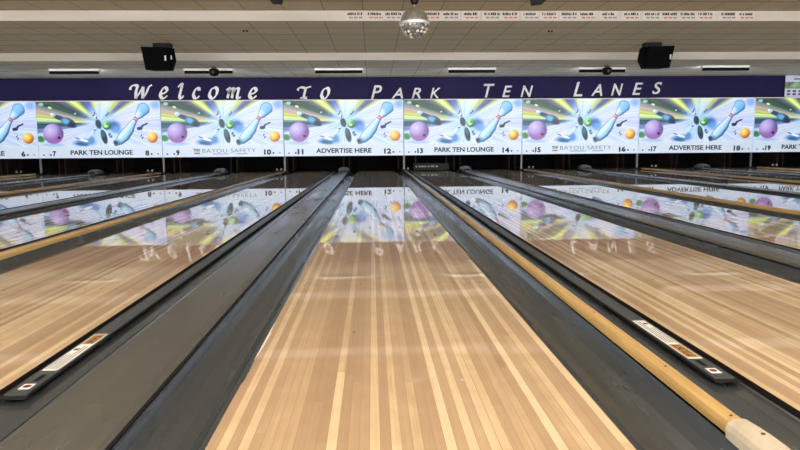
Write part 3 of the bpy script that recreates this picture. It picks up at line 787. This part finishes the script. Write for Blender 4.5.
# ---------------- disco ball ----------------
cb = unproj(414.5, 22.5, Y=8.0); Rb = .175
t = thing('disco_ball', 'hanging disco ball lamp with smoky dome, chrome band and crystal lower half', 'lamp', (cb.x, 8.0, cb.z))
pr = [(Rb*.985*math.cos(a), Rb*.985*math.sin(a)) for a in [math.radians(k) for k in range(2, 90, 8)]]+[(.004, Rb*.985)]
bm = bmesh.new(); lathe(bm, pr, 0, 0, 0, 28); obj('dome', bm, M['dome'], t, smooth=True)
bm = bmesh.new(); lathe(bm, [(Rb*1.0, -.028), (Rb*1.04, -.02), (Rb*1.04, .0), (Rb*.99, .006)], 0, 0, 0, 28)
band = obj('chrome_band', bm, M['chrome'], t)
bm = bmesh.new(); rnd = random.Random(2)
for k in range(5):
    a0 = math.radians(-10-16*k); rad = Rb*math.cos(a0); n = max(5, int(20*math.cos(a0)))
    for j in range(n):
        aa = 2*math.pi*(j+.5*(k % 2))/n
        c = Vector((rad*math.cos(aa), rad*math.sin(aa), Rb*math.sin(a0)-.01)); nrm = Vector((math.cos(aa)*math.cos(a0), math.sin(aa)*math.cos(a0), math.sin(a0)))
        up = Vector((0, 0, 1)).cross(nrm).normalized(); vv = nrm.cross(up)
        r1 = .021
        mi = rnd.randint(0, 2)
        base = [bm.verts.new(c-nrm*.01+up*r1*math.cos(q)+vv*r1*math.sin(q)) for q in [math.pi/3*i for i in range(6)]]
        tip = bm.verts.new(c+nrm*.010)
        for i in range(6):
            f = bm.faces.new((base[i], base[(i+1) % 6], tip)); f.material_index = mi
obj('crystals', bm, None, t, mats=[M['crystal'], M['crystal_dark'], M['bulb']])
bm = bmesh.new(); lathe(bm, [(.01, -Rb*.93), (Rb*.45, -Rb*.84), (Rb*.8, -Rb*.52), (Rb*.92, -.03)], 0, 0, 0, 20); obj('inner_shell', bm, M['crystal_dark'], t, smooth=True)
bm = bmesh.new(); lathe(bm, [(.005, Rb), (.005, Rb+.05)], 0, 0, 0, 8); obj('rod', bm, M['chrome'], t)
zt = Z0-cb.z
bm = bmesh.new(); lathe(bm, [(.02, Rb+.035), (.045, Rb+.05), (.05, Rb+.08), (.055, Rb+.15)], 0, 0, 0, 16); obj('motor', bm, M['black'], t)
bm = bmesh.new(); lathe(bm, [(.012, Rb+.15), (.012, zt-.001)], 0, 0, 0, 8); obj('hanger', bm, M['black'], t)

# ---------------- small black spotlights on the near ceiling ----------------
for (xa, xb, yb, tilt, dsc) in ((270.5, 281.5, 2.2, .06, 'left of the disco ball'), (533, 544.5, 3.2, -.12, 'right of the disco ball')):
    a = unproj(xa, yb, Y=7.5); b = unproj(xb, yb, Y=7.5)
    t = thing('spotlight', 'small black spotlight cut by the top edge, ' + dsc, 'spotlight', ((a.x+b.x)/2, 7.5, a.z), 'small black spotlights')
    hw = (b.x-a.x)/2
    c = obj('lamp_head', bx(-hw, hw, -.08, .12, .0, .13, bevel=.008), M['black'], t); c.rotation_euler = (0, tilt, 0)
    obj('yoke', bx(-.012, .012, .0, .03, .12, Z0-a.z-.001), M['black'], t)
# ---------------- sprinklers ----------------
for px, py, dsc in ((245.3, 31, 'left, between the left speaker and the disco ball'), (550.3, 31.3, 'right, between the disco ball and the right speaker')):
    c = unproj(px, py, z=Z1-.02)
    t = thing('sprinkler_head', 'tiny dark sprinkler head on the ceiling, ' + dsc, 'sprinkler', (c.x, c.y, Z1), 'tiny ceiling sprinklers')
    bm = bmesh.new(); lathe(bm, [(.045, -.006), (.045, -.001)], 0, 0, 0, 14); obj('rosette', bm, M['riser'], t)
    for dx in (-.03, .03):
        bm = bmesh.new(); lathe(bm, [(.014, -.035), (.02, -.02), (.012, -.0065)], dx, 0, 0, 10); obj('nozzle', bm, M['hole'], t)

# ---------------- name plaques on the riser ----------------
PX = [355, 374.5, 393, 432, 450.5, 470.7, 491.5, 509.7, 530, 549, 568.5, 586.5, 608.6, 631, 651.5, 669, 687, 705, 728, 745.5]
yr = Y1-.03
for i, px in enumerate(PX):
    c = unproj(px, 15.5, Y=yr); rr = random.Random(i+20)
    wd = .145+.02*rr.random()
    where = ('first' if i == 0 else 'last') + ' of the row' if i in (0, len(PX)-1) else ('%s from the left end of the row' % ['', 'second', 'third', 'fourth', 'fifth', 'sixth', 'seventh', 'eighth', 'ninth', 'tenth'][i] if i < 10 else '%s from the right end of the row' % ['second', 'third', 'fourth', 'fifth', 'sixth', 'seventh', 'eighth', 'ninth', 'tenth'][len(PX)-2-i])
    t = thing('name_plaque', 'small pale record plaque on the ceiling riser, ' + where, 'plaque', (c.x, yr, (Z1+Z0)/2), 'record plaques on the ceiling riser')
    pq = obj('plaque_board', bx(-wd, wd, -.006, -.001, -.068, .068), M['plaque'], t)
    bm = bmesh.new(); x = -wd+.035
    while x < wd-.04:
        l_ = rr.choice((.014, .02, .026)); box(bm, x, x+l_, -.009, -.0065, (.008), .008+rr.choice((.034, .044, .044))); x += l_+rr.choice((.005, .005, .02))
    obj('plaque_name', bm, M['ink'], t)
    bm = bmesh.new(); x = -wd+.065
    for g in range(3):
        for q in range(3): box(bm, x, x+.014, -.009, -.0065, -.045, -.018); x += .021
        x += .018
    obj('plaque_score', bm, M['red'] if i % 2 else M['grey_ink'], t)
